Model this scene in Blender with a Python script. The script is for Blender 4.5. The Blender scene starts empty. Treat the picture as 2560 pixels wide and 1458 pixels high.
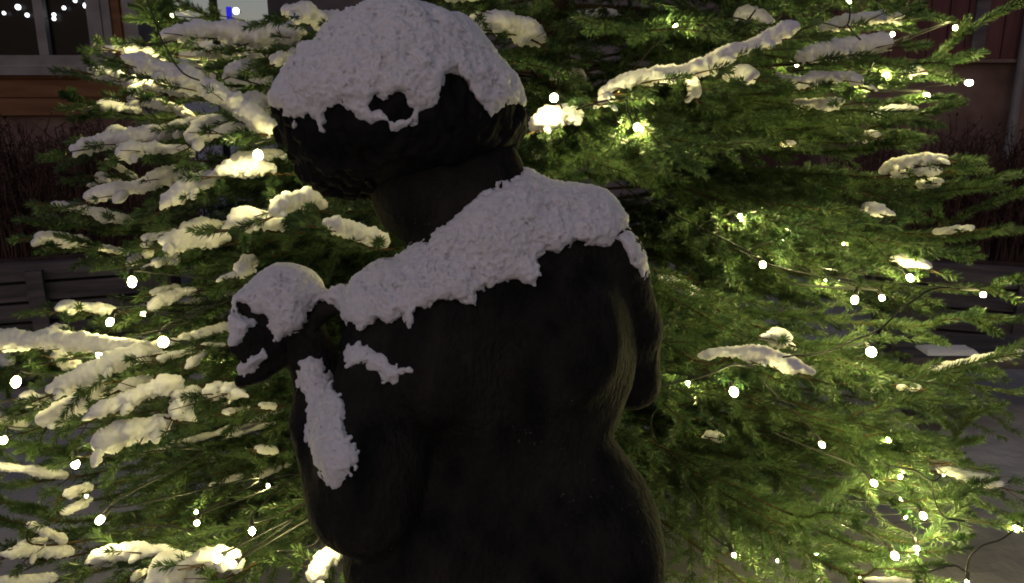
import bpy, math, random
import numpy as np
from mathutils import Vector, Matrix

# ------------------------------------------------------------------ camera, world, sun
random.seed(7); RNG = np.random.default_rng(7)
SC = bpy.context.scene
COL = SC.collection
PITCH = math.radians(15.0); CP, SP = math.cos(PITCH), math.sin(PITCH)
CAMZ = 1.5
F = 2009.0                                    # focal length in pixels of the 2560 wide photograph
cam_d = bpy.data.cameras.new('camera')
cam_d.sensor_width = 36.0; cam_d.lens = 36.0 * F / 2560.0
cam_d.clip_start = 0.05; cam_d.clip_end = 200
cam_d.dof.use_dof = True; cam_d.dof.focus_distance = 1.2; cam_d.dof.aperture_fstop = 26.0
cam = bpy.data.objects.new('camera', cam_d); COL.objects.link(cam)
cam.location = (0, 0, CAMZ); cam.rotation_euler = (math.pi/2 - PITCH, 0, 0)
SC.camera = cam

w = bpy.data.worlds.new('World'); SC.world = w; w.use_nodes = True
nt = w.node_tree; bg = nt.nodes['Background']
sky = nt.nodes.new('ShaderNodeTexSky'); sky.sky_type = 'NISHITA'; sky.sun_disc = False
sky.sun_elevation = math.radians(28); sky.sun_rotation = math.radians(194)
tint = nt.nodes.new('ShaderNodeMix'); tint.data_type = 'RGBA'; tint.blend_type = 'MULTIPLY'
tint.inputs[0].default_value = 1.0
nt.links.new(sky.outputs[0], tint.inputs[6]); tint.inputs[7].default_value = (0.89, 0.74, 0.72, 1)
nt.links.new(tint.outputs[2], bg.inputs[0]); bg.inputs[1].default_value = 0.049

sun_d = bpy.data.lights.new('sun', 'SUN'); sun_d.energy = 0.18; sun_d.angle = math.radians(40)
sun_d.color = (0.93, 0.84, 1.0)
sun = bpy.data.objects.new('sun', sun_d); COL.objects.link(sun)
sun.rotation_euler = (math.radians(38), 0, math.radians(-14))   # glow of the town, high behind the viewer

SC.view_settings.view_transform = 'Standard'; SC.view_settings.look = 'None'
SC.view_settings.exposure = 0.0; SC.view_settings.gamma = 1.0
SC.cycles.filter_width = 1.8
SC.cycles.max_bounces = 5; SC.cycles.diffuse_bounces = 3; SC.cycles.glossy_bounces = 2
SC.cycles.transmission_bounces = 2; SC.cycles.transparent_max_bounces = 4
SC.cycles.sample_clamp_indirect = 3.0; SC.cycles.sample_clamp_direct = 0.0

# ------------------------------------------------------------------ frames and noise
def cf(px, py, d):                            # pixel + depth -> camera frame (right, up, depth) in metres
    return np.array([(px-1280)/F*d, (729-py)/F*d, d])
def c2w(P):
    P = np.asarray(P, float)
    return np.stack([P[..., 0], P[..., 2]*CP + P[..., 1]*SP, CAMZ - P[..., 2]*SP + P[..., 1]*CP], -1)
def at(px, py, d): return c2w(cf(px, py, d))
def hit(px, py, Y):                           # the point on the upright plane y = Y
    a = at(px, py, 1.0) - np.array([0, 0, CAMZ]); return np.array([0, 0, CAMZ]) + a*(Y/a[1])
UPC = np.array([0, CP, -SP])                  # world up in the camera frame
TAB = np.random.default_rng(3).random((32, 32, 32)).astype(np.float32)*2-1
def vnoise(P):
    P = np.asarray(P); i = np.floor(P).astype(np.int64); f = (P-i).astype(np.float32); f = f*f*(3-2*f); i &= 31
    j = (i+1) & 31
    x0, y0, z0 = i[..., 0], i[..., 1], i[..., 2]; x1, y1, z1 = j[..., 0], j[..., 1], j[..., 2]
    fx, fy, fz = f[..., 0], f[..., 1], f[..., 2]
    a = TAB[x0, y0, z0]*(1-fx)+TAB[x1, y0, z0]*fx; b = TAB[x0, y1, z0]*(1-fx)+TAB[x1, y1, z0]*fx
    c = TAB[x0, y0, z1]*(1-fx)+TAB[x1, y0, z1]*fx; d = TAB[x0, y1, z1]*(1-fx)+TAB[x1, y1, z1]*fx
    return (a*(1-fy)+b*fy)*(1-fz)+(c*(1-fy)+d*fy)*fz
def fbm(P, o=3):
    r = 0; A = 1.0
    for k in range(o): r = r + A*vnoise(P*(2.03**k)+k*7.3); A *= .5
    return r

# ------------------------------------------------------------------ materials
def mat(name, col, rough=.8, spec=.3):
    m = bpy.data.materials.new(name); m.use_nodes = True
    b = m.node_tree.nodes['Principled BSDF']
    b.inputs['Base Color'].default_value = (*col, 1); b.inputs['Roughness'].default_value = rough
    b.inputs['Specular IOR Level'].default_value = spec
    return m, m.node_tree, b
def noise_col(nt, b, c1, c2, scale, detail=5, vec=None, stretch=None, lo=.3, hi=.7):
    tc = nt.nodes.new('ShaderNodeTexCoord'); n = nt.nodes.new('ShaderNodeTexNoise')
    n.inputs['Scale'].default_value = scale; n.inputs['Detail'].default_value = detail
    src = tc.outputs['Object']
    if stretch:
        mp = nt.nodes.new('ShaderNodeMapping'); mp.inputs['Scale'].default_value = stretch
        nt.links.new(src, mp.inputs[0]); src = mp.outputs[0]
    nt.links.new(src, n.inputs['Vector'])
    r = nt.nodes.new('ShaderNodeValToRGB'); r.color_ramp.elements[0].position = lo; r.color_ramp.elements[1].position = hi
    r.color_ramp.elements[0].color = (*c1, 1); r.color_ramp.elements[1].color = (*c2, 1)
    nt.links.new(n.outputs['Fac'], r.inputs[0]); nt.links.new(r.outputs[0], b.inputs['Base Color'])
    return src, n
def bump(nt, b, src, scale, strength, dist, detail=4):
    n = nt.nodes.new('ShaderNodeTexNoise'); n.inputs['Scale'].default_value = scale; n.inputs['Detail'].default_value = detail
    nt.links.new(src, n.inputs['Vector'])
    bp = nt.nodes.new('ShaderNodeBump'); bp.inputs['Strength'].default_value = strength; bp.inputs['Distance'].default_value = dist
    nt.links.new(n.outputs['Fac'], bp.inputs['Height']); nt.links.new(bp.outputs[0], b.inputs['Normal'])

M = {}
M['snow'], n_, b_ = mat('snow', (.84, .83, .85), .75, .25)
s_, _ = noise_col(n_, b_, (.66, .65, .67), (.77, .76, .78), 120)
bump(n_, b_, s_, 700, .6, .0025, 2)
b_.inputs['Subsurface Weight'].default_value = 1.0; b_.inputs['Subsurface Radius'].default_value = (1.0, .95, .85); b_.inputs['Subsurface Scale'].default_value = .0065
M['ground_snow'], n_, b_ = mat('trodden_snow', (.5, .5, .5), .9, .1)
s_, _ = noise_col(n_, b_, (.24, .225, .23), (.46, .44, .45), 1.6, 6)
bump(n_, b_, s_, 9, .45, .05, 5)
M['bronze'], n_, b_ = mat('weathered_stone', (.05, .05, .05), .9, .07)
s_, _ = noise_col(n_, b_, (.0052, .0060, .0068), (.030, .0275, .0225), 9, 7, stretch=(2, 2, 1.1))
bump(n_, b_, s_, 70, .9, .010, 8)
M['hair'], n_, b_ = mat('weathered_stone_hair', (.04, .04, .04), .8, .08)
s_, _ = noise_col(n_, b_, (.005, .0055, .006), (.014, .013, .012), 30, 5)
bump(n_, b_, s_, 90, .4, .004, 4)
M['bark'], n_, b_ = mat('bark', (.2, .1, .04), .85, .2)
noise_col(n_, b_, (.026, .021, .012), (.085, .052, .024), 9)
M['trunk'], n_, b_ = mat('trunk_bark', (.1, .06, .04), .9, .1)
s_, _ = noise_col(n_, b_, (.025, .018, .013), (.07, .045, .032), 30); bump(n_, b_, s_, 60, .8, .02)

def frost(nt, b, col, scale, lo, hi):           # grains of rime caught in the rough surface
    src = b.inputs['Base Color'].links[0].from_socket; tc = nt.nodes.new('ShaderNodeTexCoord')
    n1 = nt.nodes.new('ShaderNodeTexNoise'); n1.inputs['Scale'].default_value = scale; n1.inputs['Detail'].default_value = 2
    n2 = nt.nodes.new('ShaderNodeTexNoise'); n2.inputs['Scale'].default_value = 7; n2.inputs['Detail'].default_value = 4
    for n in (n1, n2): nt.links.new(tc.outputs['Object'], n.inputs['Vector'])
    ad = nt.nodes.new('ShaderNodeMath'); ad.operation = 'MULTIPLY_ADD'; ad.inputs[1].default_value = .55
    nt.links.new(n2.outputs['Fac'], ad.inputs[0]); nt.links.new(n1.outputs['Fac'], ad.inputs[2])
    mr = nt.nodes.new('ShaderNodeMapRange'); mr.inputs[1].default_value = lo; mr.inputs[2].default_value = hi; nt.links.new(ad.outputs[0], mr.inputs[0])
    mx = nt.nodes.new('ShaderNodeMix'); mx.data_type = 'RGBA'; nt.links.new(mr.outputs[0], mx.inputs[0]); nt.links.new(src, mx.inputs[6]); mx.inputs[7].default_value = (*col, 1)
    nt.links.new(mx.outputs[2], b.inputs['Base Color'])
frost(M['bronze'].node_tree, M['bronze'].node_tree.nodes['Principled BSDF'], (.15, .145, .14), 260, 1.05, 1.17)
def needle_mat(name, c1, c2, scale):
    m = bpy.data.materials.new(name); m.use_nodes = True; nt = m.node_tree; nt.nodes.clear()
    out = nt.nodes.new('ShaderNodeOutputMaterial'); d = nt.nodes.new('ShaderNodeBsdfDiffuse'); t = nt.nodes.new('ShaderNodeBsdfTranslucent')
    g = nt.nodes.new('ShaderNodeBsdfGlossy'); g.inputs['Roughness'].default_value = .4; g.inputs[0].default_value = (.6, .6, .6, 1)
    tc = nt.nodes.new('ShaderNodeTexCoord'); n = nt.nodes.new('ShaderNodeTexNoise'); n.inputs['Scale'].default_value = scale; n.inputs['Detail'].default_value = 3
    nt.links.new(tc.outputs['Object'], n.inputs['Vector'])
    r = nt.nodes.new('ShaderNodeValToRGB'); r.color_ramp.elements[0].position = .35; r.color_ramp.elements[1].position = .68
    r.color_ramp.elements[0].color = (*c1, 1); r.color_ramp.elements[1].color = (*c2, 1)
    nt.links.new(n.outputs['Fac'], r.inputs[0])
    nt.links.new(r.outputs[0], d.inputs[0]); nt.links.new(r.outputs[0], t.inputs[0])
    m1 = nt.nodes.new('ShaderNodeMixShader'); m1.inputs[0].default_value = .35
    nt.links.new(d.outputs[0], m1.inputs[1]); nt.links.new(t.outputs[0], m1.inputs[2])
    m2 = nt.nodes.new('ShaderNodeMixShader'); m2.inputs[0].default_value = .05
    nt.links.new(m1.outputs[0], m2.inputs[1]); nt.links.new(g.outputs[0], m2.inputs[2])
    nt.links.new(m2.outputs[0], out.inputs[0]); return m
M['needle'] = needle_mat('spruce_needles', (.030, .063, .026), (.110, .172, .060), 14)

def emit(name, col, s):
    m = bpy.data.materials.new(name); m.use_nodes = True; nt = m.node_tree; nt.nodes.clear()
    o = nt.nodes.new('ShaderNodeOutputMaterial'); e = nt.nodes.new('ShaderNodeEmission')
    e.inputs[0].default_value = (*col, 1); e.inputs[1].default_value = s; nt.links.new(e.outputs[0], o.inputs[0]); return m
BULB_MATS = {}
def bulb_mat(r, g=1.0):                                # bigger bulbs spread about the same light over more surface
    k = max(100, round(g*.027/r**2*min(1.0, .0068/r)**.6/50)*50)
    if k not in BULB_MATS: BULB_MATS[k] = emit('lit_bulb', (1.0, .88, .35), k)
    return BULB_MATS[k]
M['white_lamp_and_reflections'] = emit('lit_white_lamp_and_reflections', (.95, .97, 1.0), 2.5)  # for the wall lamp, and for window reflections made to glow
M['blue_lamp'] = emit('lit_blue_tube', (.03, .03, .75), .8)
M['cable'], _, _ = mat('black_cable', (.012, .012, .012), .5, .4)
M['ochre'], n_, b_ = mat('ochre_boards', (.4, .2, .06), .8, .2)
noise_col(n_, b_, (.11, .052, .026), (.18, .088, .044), 5, 5, stretch=(.4, 1, 4))
M['red'], n_, b_ = mat('red_boards', (.2, .06, .06), .8, .2)
noise_col(n_, b_, (.075, .032, .032), (.125, .054, .054), 5, 5, stretch=(4, 1, .3))
M['render_grey'], n_, b_ = mat('grey_render', (.3, .27, .28), .9, .1)
noise_col(n_, b_, (.12, .11, .115), (.19, .17, .18), 3, 5)
M['plinth_brown'], n_, b_ = mat('brown_plinth', (.2, .13, .1), .9, .1)
noise_col(n_, b_, (.11, .070, .060), (.20, .135, .115), 4, 6)
M['white_paint'], n_, b_ = mat('white_paint', (.6, .58, .6), .5, .3)
noise_col(n_, b_, (.13, .125, .13), (.22, .205, .21), 6, 5)
M['glass'], _, _ = mat('dark_glass', (.006, .006, .007), .25, .12)
M['plank'], n_, b_ = mat('dark_timber', (.09, .08, .08), .8, .2)
s_, _ = noise_col(n_, b_, (.045, .040, .045), (.12, .105, .11), 6, 6, stretch=(.5, 4, 4)); bump(n_, b_, s_, 20, .5, .01)
M['dry_stem'], n_, b_ = mat('dry_hedge_stems', (.1, .06, .05), .9, .1)
noise_col(n_, b_, (.03, .018, .016), (.10, .060, .050), 12, 4)
M['roof'], _, _ = mat('dark_roof', (.05, .045, .05), .8, .2)

# ------------------------------------------------------------------ mesh helpers
def mesh_np(name, V, faces, mats, mi=None, parent=None, smooth=True):
    """faces: list of (n,k) int arrays"""
    me = bpy.data.meshes.new(name)
    V = np.ascontiguousarray(V, np.float32); me.vertices.add(len(V)); me.vertices.foreach_set('co', V.ravel())
    loops = np.concatenate([f.ravel() for f in faces]).astype(np.int32)
    cnt = np.concatenate([np.full(len(f), f.shape[1], np.int32) for f in faces])
    st = np.concatenate([[0], np.cumsum(cnt)[:-1]]).astype(np.int32)
    me.loops.add(len(loops)); me.loops.foreach_set('vertex_index', loops)
    me.polygons.add(len(cnt)); me.polygons.foreach_set('loop_start', st)
    if mi is not None: me.polygons.foreach_set('material_index', np.concatenate([np.full(len(f), k, np.int32) for f, k in zip(faces, mi)]))
    me.polygons.foreach_set('use_smooth', np.full(len(cnt), smooth))
    for m in mats: me.materials.append(m)
    me.update(calc_edges=True); me.validate()
    o = bpy.data.objects.new(name, me); COL.objects.link(o)
    if parent: o.parent = parent
    return o
class MB:
    def __init__(s): s.V = []; s.F = {}; s.n = 0
    def add(s, V, *fs):
        for f in fs: s.F.setdefault(f.shape[1], []).append(f + s.n)
        s.V.append(V); s.n += len(V); return s
    def box(s, a, b):
        a = np.array(a, float); b = np.array(b, float)
        x0, y0, z0 = np.minimum(a, b); x1, y1, z1 = np.maximum(a, b)
        V = np.array([[x0,y0,z0],[x1,y0,z0],[x1,y1,z0],[x0,y1,z0],[x0,y0,z1],[x1,y0,z1],[x1,y1,z1],[x0,y1,z1]], float)
        return s.add(V, np.array([[0,3,2,1],[4,5,6,7],[0,1,5,4],[1,2,6,5],[2,3,7,6],[3,0,4,7]]))
    def build(s, name, mats, parent=None, smooth=False):
        fs = [np.concatenate(v) for v in s.F.values()]
        return mesh_np(name, np.concatenate(s.V), fs, mats if isinstance(mats, list) else [mats], None, parent, smooth)
def tag(o, label, cat, group=None, kind=None):
    if label: o['label'] = label
    if cat: o['category'] = cat
    if group: o['group'] = group
    if kind: o['kind'] = kind
    return o
def empty(name, loc, rz=0):
    o = bpy.data.objects.new(name, None); COL.objects.link(o); o.location = loc; o.rotation_euler = (0, 0, rz); return o
def adopt(child, parent):                      # keep world coordinates of the mesh when parented
    child.parent = parent; child.matrix_parent_inverse = (Matrix.Translation(parent.location) @ parent.rotation_euler.to_matrix().to_4x4()).inverted()
    return child
def resample(P, step):
    P = np.asarray(P, float); n = len(P)
    if n > 2:                                   # catmull rom
        Q = np.vstack([2*P[0]-P[1], P, 2*P[-1]-P[-2]]); out = []
        for i in range(n-1):
            p0, p1, p2, p3 = Q[i:i+4]; m = max(2, int(np.linalg.norm(p2-p1)/step)+1)
            t = np.linspace(0, 1, m, endpoint=False)[:, None]
            out.append(.5*(2*p1+(p2-p0)*t+(2*p0-5*p1+4*p2-p3)*t*t+(3*p1-p0-3*p2+p3)*t**3))
        out.append(P[-1:]); return np.vstack(out)
    m = max(2, int(np.linalg.norm(P[1]-P[0])/step)+1); t = np.linspace(0, 1, m)[:, None]
    return P[0]*(1-t)+P[1]*t
def tangents(P):
    T = np.gradient(P, axis=0); return T/np.maximum(np.linalg.norm(T, axis=1, keepdims=True), 1e-9)
def tube(P, R, k=6, squash=None, up=(0, 0, 1)):
    """swept tube: returns V, quads, caps"""
    P = np.asarray(P, float); n = len(P); T = tangents(P); R = np.broadcast_to(np.asarray(R, float), (n,))
    u = np.array(up, float); S = np.cross(T, u); bad = np.linalg.norm(S, axis=1) < .05
    S[bad] = np.cross(T[bad], [1, .3, 0]); S /= np.linalg.norm(S, axis=1, keepdims=True); U = np.cross(S, T)
    a = np.linspace(0, 2*math.pi, k, endpoint=False)
    sx, sy = squash if squash else (1, 1)
    V = P[:, None]+R[:, None, None]*(S[:, None]*np.cos(a)[None, :, None]*sx+U[:, None]*np.sin(a)[None, :, None]*sy)
    V = V.reshape(-1, 3); i = np.arange(n-1)[:, None]*k; j = np.arange(k)[None]; j2 = (j+1) % k
    Q = np.stack([i+j, i+j2, i+k+j2, i+k+j], -1).reshape(-1, 4)
    return V, Q
def add_tube(mb, P, R, k=6):
    V, Q = tube(P, R, k); n = len(V); c = np.array([V[:k].mean(0), V[-k:].mean(0)])
    j = np.arange(k); j2 = (j+1) % k
    t1 = np.stack([np.full(k, n), j2, j], -1); t2 = np.stack([np.full(k, n+1), n-k+j, n-k+j2], -1)
    mb.add(np.vstack([V, c]), Q, np.vstack([t1, t2])); return mb
def sphere(mb, c, r, seg=12, rings=8, scale=(1, 1, 1)):
    th = np.linspace(0, math.pi, rings+1)[1:-1]; ph = np.linspace(0, 2*math.pi, seg, endpoint=False)
    V = np.stack([np.sin(th)[:, None]*np.cos(ph), np.sin(th)[:, None]*np.sin(ph), np.repeat(np.cos(th)[:, None], seg, 1)], -1).reshape(-1, 3)
    V = np.vstack([V, [[0, 0, 1], [0, 0, -1]]]); n = len(V)
    i = np.arange(rings-2)[:, None]*seg; j = np.arange(seg)[None]; j2 = (j+1) % seg
    Q = np.stack([i+j, i+seg+j, i+seg+j2, i+j2], -1).reshape(-1, 4); j = np.arange(seg); j2 = (j+1) % seg
    t1 = np.stack([np.full(seg, n-2), j, j2], -1); b = (rings-2)*seg; t2 = np.stack([np.full(seg, n-1), b+j2, b+j], -1)
    mb.add(V*np.array(scale)*r+np.array(c), Q, np.vstack([t1, t2])); return mb

# ------------------------------------------------------------------ distance fields and surface nets
class Grid:
    def __init__(s, lo, hi, h):
        s.lo = np.array(lo, float); s.h = h; s.n = np.ceil((np.array(hi)-s.lo)/h).astype(int)+1
        s.D = np.full(s.n, .09, np.float32)
        s.ax = [s.lo[k]+h*np.arange(s.n[k]) for k in range(3)]
    def sub(s, lo, hi, pad):
        a = np.clip(np.floor((np.array(lo)-pad-s.lo)/s.h).astype(int), 0, s.n-1); b = np.clip(np.ceil((np.array(hi)+pad-s.lo)/s.h).astype(int)+1, 1, s.n)
        sl = tuple(slice(a[k], b[k]) for k in range(3))
        return sl, s.ax[0][sl[0]][:, None, None].astype(np.float32), s.ax[1][sl[1]][None, :, None].astype(np.float32), s.ax[2][sl[2]][None, None, :].astype(np.float32)
    def mix(s, sl, d, k, cut=False):
        A = s.D[sl]
        if cut:
            h = np.maximum(k-np.abs(A+d), 0)/k; s.D[sl] = np.maximum(A, -d)+h*h*k*.25
        else:
            h = np.maximum(k-np.abs(A-d), 0)/k; s.D[sl] = np.minimum(A, d)-h*h*k*.25
    def cone(s, a, b, ra, rb, k=.02, cut=False):
        a = np.array(a); b = np.array(b); r = max(ra, rb)
        sl, X, Y, Z = s.sub(np.minimum(a, b)-r, np.maximum(a, b)+r, k+2*s.h)
        if 0 in s.D[sl].shape: return
        u = b-a; L = max(float(u@u), 1e-12)
        t = np.clip(((X-a[0])*u[0]+(Y-a[1])*u[1]+(Z-a[2])*u[2])/L, 0, 1)
        d = np.sqrt((X-a[0]-t*u[0])**2+(Y-a[1]-t*u[1])**2+(Z-a[2]-t*u[2])**2)-(ra+(rb-ra)*t)
        s.mix(sl, d.astype(np.float32), k, cut)
    def ell(s, c, r, k=.02, cut=False, rot=0):
        c = np.array(c); r = np.array(r); m = r.max() if rot else r
        sl, X, Y, Z = s.sub(c-m, c+m, k+2*s.h)
        if 0 in s.D[sl].shape: return
        x, y, z = X-c[0], Y-c[1], Z-c[2]
        if rot: x, y = x*math.cos(rot)+y*math.sin(rot), -x*math.sin(rot)+y*math.cos(rot)
        k0 = np.sqrt((x/r[0])**2+(y/r[1])**2+(z/r[2])**2); k1 = np.sqrt((x/r[0]**2)**2+(y/r[1]**2)**2+(z/r[2]**2)**2)
        s.mix(sl, (k0*(k0-1)/np.maximum(k1, 1e-6)).astype(np.float32), k, cut)
    def sample(s, P):
        q = (P-s.lo)/s.h; q = np.clip(q, 0, s.n-1.001); i = q.astype(np.int32); f = (q-i).astype(np.float32)
        x, y, z = i[..., 0], i[..., 1], i[..., 2]; fx, fy, fz = f[..., 0], f[..., 1], f[..., 2]; D = s.D
        a = D[x, y, z]*(1-fx)+D[x+1, y, z]*fx; b = D[x, y+1, z]*(1-fx)+D[x+1, y+1, z]*fx
        c = D[x, y, z+1]*(1-fx)+D[x+1, y, z+1]*fx; d = D[x, y+1, z+1]*(1-fx)+D[x+1, y+1, z+1]*fx
        return (a*(1-fy)+b*fy)*(1-fz)+(c*(1-fy)+d*fy)*fz
    def points(s):
        return np.stack(np.meshgrid(*s.ax, indexing='ij'), -1)
    def nets(s):
        D = s.D; ins = D < 0; nx, ny, nz = D.shape
        cells = np.zeros((nx-1, ny-1, nz-1), bool); allin = np.ones_like(cells)
        for dx in (0, 1):
            for dy in (0, 1):
                for dz in (0, 1):
                    v = ins[dx:nx-1+dx, dy:ny-1+dy, dz:nz-1+dz]; cells |= v; allin &= v
        act = cells & ~allin; idx = np.argwhere(act); vid = np.full(act.shape, -1, np.int64); vid[act] = np.arange(len(idx))
        acc = np.zeros((len(idx), 3)); cnt = np.zeros(len(idx))
        cs = [(0,0,0),(1,0,0),(0,1,0),(1,1,0),(0,0,1),(1,0,1),(0,1,1),(1,1,1)]
        ed = [(0,1),(2,3),(4,5),(6,7),(0,2),(1,3),(4,6),(5,7),(0,4),(1,5),(2,6),(3,7)]
        val = [D[idx[:,0]+c[0], idx[:,1]+c[1], idx[:,2]+c[2]].astype(float) for c in cs]
        for a, b in ed:
            va, vb = val[a], val[b]; m = (va < 0) != (vb < 0); t = np.where(m, va/np.where(m, va-vb, 1), 0)[:, None]
            p = np.array(cs[a])*(1-t)+np.array(cs[b])*t; acc += p*m[:, None]; cnt += m
        V = (idx+acc/np.maximum(cnt, 1)[:, None])*s.h+s.lo; Q = []
        for ax in range(3):
            o1, o2 = (ax+1) % 3, (ax+2) % 3
            A = np.take(ins, range(0, D.shape[ax]-1), ax); B = np.take(ins, range(1, D.shape[ax]), ax)
            e = np.argwhere(A != B); e = e[(e[:, o1] > 0) & (e[:, o2] > 0) & (e[:, o1] < D.shape[o1]-1) & (e[:, o2] < D.shape[o2]-1)]
            fl = A[tuple(e.T)]; q = []
            for da, db in ((1, 1), (0, 1), (0, 0), (1, 0)):
                c = e.copy(); c[:, o1] -= da; c[:, o2] -= db; q.append(vid[tuple(c.T)])
            q = np.stack(q, -1); q[~fl] = q[~fl][:, ::-1]; Q.append(q)
        return V, np.concatenate(Q)

# ------------------------------------------------------------------ ground
def ground():
    n = 240; xs = np.linspace(-1, 1, n); xs = np.sign(xs)*(np.abs(xs)**2.2)*45
    X, Y = np.meshgrid(xs, xs+4, indexing='ij'); P = np.stack([X, Y, X*0], -1)
    Z = .035*fbm(P*1.3, 4)+.02*vnoise(P*4.1)+.018*np.abs(vnoise(P*7.3))
    fade = np.exp(-((X/9)**2+((Y-4)/9)**2)); Z = Z*fade
    V = np.stack([X, Y, Z], -1).reshape(-1, 3); i = np.arange(n-1)[:, None]*n; j = np.arange(n-1)[None]
    Q = np.stack([i+j, i+n+j, i+n+j+1, i+j+1], -1).reshape(-1, 4)
    o = mesh_np('ground', V, [Q], [M['ground_snow']])
    tag(o, 'trodden snow on the ground around the tree and statue', 'ground', kind='structure')
ground()

# ------------------------------------------------------------------ houses behind
def box_part(name, a, b, m, par, bev=0):
    return adopt(MB().box(np.array(a, float), np.array(b, float)).build(name, m), par)
def boards(x0, x1, z0, z1, y, step, m, par, horizontal=True, name='wall', depth=.25):
    mb = MB(); mb.box((x0, y+.02, z0), (x1, y+depth, z1))
    if horizontal:
        z = z0
        while z < z1-.01:
            e = min(z+step, z1); mb.box((x0+.002, y-.004, z+.004), (x1-.002, y+.017, e-.006)); z += step
    else:
        x = x0
        while x < x1-.01:
            e = min(x+step, x1); mb.box((x+.004, y-.004, z0+.002), (e-.006, y+.017, z1-.002)); x += step
    return adopt(mb.build(name, m), par)

YL = 6.0
xl0 = -7.5; xl1 = hit(318, 100, YL)[0]
hs = empty('ochre_house', ((xl0+xl1)/2, YL, 0)); tag(hs, 'ochre boarded house with a white framed dark window, behind the spruce at the upper left', 'house')
zs = hit(130, 188, YL)[2]                       # bottom of the sill board
zb = hit(100, 290, YL)[2]
wx0 = hit(-260, 60, YL)[0]; wx1 = hit(268, 100, YL)[0]; wz1 = 3.0
boards(xl0, xl1, zb, zs, YL, .13, M['ochre'], hs)
boards(wx1, xl1, zs, 4.6, YL, .12, M['ochre'], hs, False)
boards(xl0, wx0, zs, 4.6, YL, .13, M['ochre'], hs, False)
boards(wx0, wx1, wz1, 4.6, YL, .13, M['ochre'], hs)
box_part('plinth', (xl0, YL+.05, -.1), (xl1, YL+.3, zb-.004), M['plinth_brown'], hs)
box_part('corner_board', (xl1+.002, YL-.03, 0), (xl1+.10, YL+.32, 4.6), M['white_paint'], hs)
box_part('side_wall', (xl1-.2, YL+.33, 0), (xl1+.06, 6.75, 4.6), M['ochre'], hs)
rf = MB(); rf.box((xl0-.3, YL-.5, 4.62), (xl1+.4, 7.1, 4.8)); adopt(rf.build('roof', M['roof']), hs)
wf = MB(); mx0 = hit(98, 90, YL)[0]; mx1 = hit(122, 90, YL)[0]; px1 = hit(228, 90, YL)[0]; zp = hit(150, 138, YL)[2]
wf.box((mx0, YL-.03, zp), (mx1, YL+.05, wz1)); wf.box((px1, YL-.03, zp), (wx1-.012, YL+.05, wz1))
wf.box((wx0, YL-.03, zp-.07), (wx1-.012, YL+.05, zp-.001)); wf.box((wx0, YL-.032, wz1+.001), (wx1-.012, YL+.05, wz1+.1))
wf.box((wx0+.001, YL-.03, zp), (wx0+.1, YL+.05, wz1))
window = adopt(wf.build('window', M['white_paint']), hs)
gl = MB(); gl.box((wx0+.101, YL+.02, zp), (mx0-.001, YL+.03, wz1-.001)).box((mx1+.001, YL+.02, zp), (px1-.001, YL+.03, wz1-.001)); g_ = gl.build('pane', M['glass'])
g_.parent = window
sl_ = MB(); sl_.box((wx0-.05, YL-.05, zs), (wx1+.03, YL+.015, zp-.072)); s_o = sl_.build('sill', M['white_paint']); s_o.parent = window
cs_ = MB(); cs_.box((wx1-.010, YL-.02, zs+.002), (wx1+.05, YL-.006, wz1)); s_o = cs_.build('casing', M['white_paint']); s_o.parent = window

YG = 8.5
xg0 = xl1+.3; xg1 = hit(2075, 100, YG)[0]
hg = empty('grey_house', ((xg0+xg1)/2, YG, 0)); tag(hg, 'grey rendered house seen through the top of the spruce, with a dark downpipe', 'house')
box_part('wall', (xg0, YG, -.1), (xg1, YG+.4, 4.4), M['render_grey'], hg)
px_ = hit(541, 40, YG)[0]
dp = MB(); add_tube(dp, [(px_, YG-.06, 0), (px_, YG-.06, 4.3)], .04, 10); adopt(dp.build('downpipe', M['cable']), hg)
box_part('roof', (xg0, YG-.4, 4.41), (xg1, 12.3, 4.6), M['roof'], hg)

YR = 6.3
xr0 = hit(2080, 150, YR)[0]; xr1 = 8.0
hr = empty('red_house', ((xr0+xr1)/2, YR, 0)); tag(hr, 'dark red boarded house with a paler brown base, behind the spruce at the upper right', 'house')
zr = hit(2300, 157, YR)[2]
boards(xr0, xr1, zr+.03, 4.6, YR, .14, M['red'], hr, False)
box_part('base_wall', (xr0, YR+.03, -.1), (xr1, YR+.3, zr-.002), M['plinth_brown'], hr)
box_part('ledge', (xr0, YR-.04, zr), (xr1, YR+.2, zr+.028), M['plinth_brown'], hr)
box_part('side_wall', (xr0, YR+.302, 0), (xr0+.2, 12, 4.6), M['red'], hr)
box_part('roof', (xr0-.4, YR-.5, 4.62), (xr1+.3, 12.3, 4.8), M['roof'], hr)
px_ = hit(2540, 150, YR)[0]
dp = MB(); add_tube(dp, [(px_, YR-.08, .02), (px_, YR-.08, 4.5)], .035, 12); adopt(dp.build('downpipe', M['white_paint']), hr)
px_ = hit(2448, 60, YR)[0]
box_part('dark_gap_strip', (px_-.05, YR-.03, zr+.03), (px_+.05, YR-.006, 4.5), M['plank'], hr)  # dark strip added in place of a dark vertical gap

# lamp and blue light tube on the grey house
p = hit(578, 45, YG)
lt = MB(); add_tube(lt, [(p[0], YG-.05, p[2]-.16), (p[0], YG-.05, p[2]+.10)], .028, 10)
tag(lt.build('light_tube', M['blue_lamp']), 'upright blue light tube on the grey house wall', 'light tube')
p = hit(600, 30, YG); wl = empty('wall_lamp', (p[0], YG, p[2])); tag(wl, 'small white wall lamp glowing beside the blue tube', 'lamp')
adopt(sphere(MB(), (p[0], YG-.12, p[2]), .035).build('globe', M['white_lamp_and_reflections'], smooth=True), wl)
lb = MB(); add_tube(lb, [(p[0], YG-.001, p[2]), (p[0], YG-.09, p[2])], .012, 8); adopt(lb.build('bracket', M['cable']), wl)

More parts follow.
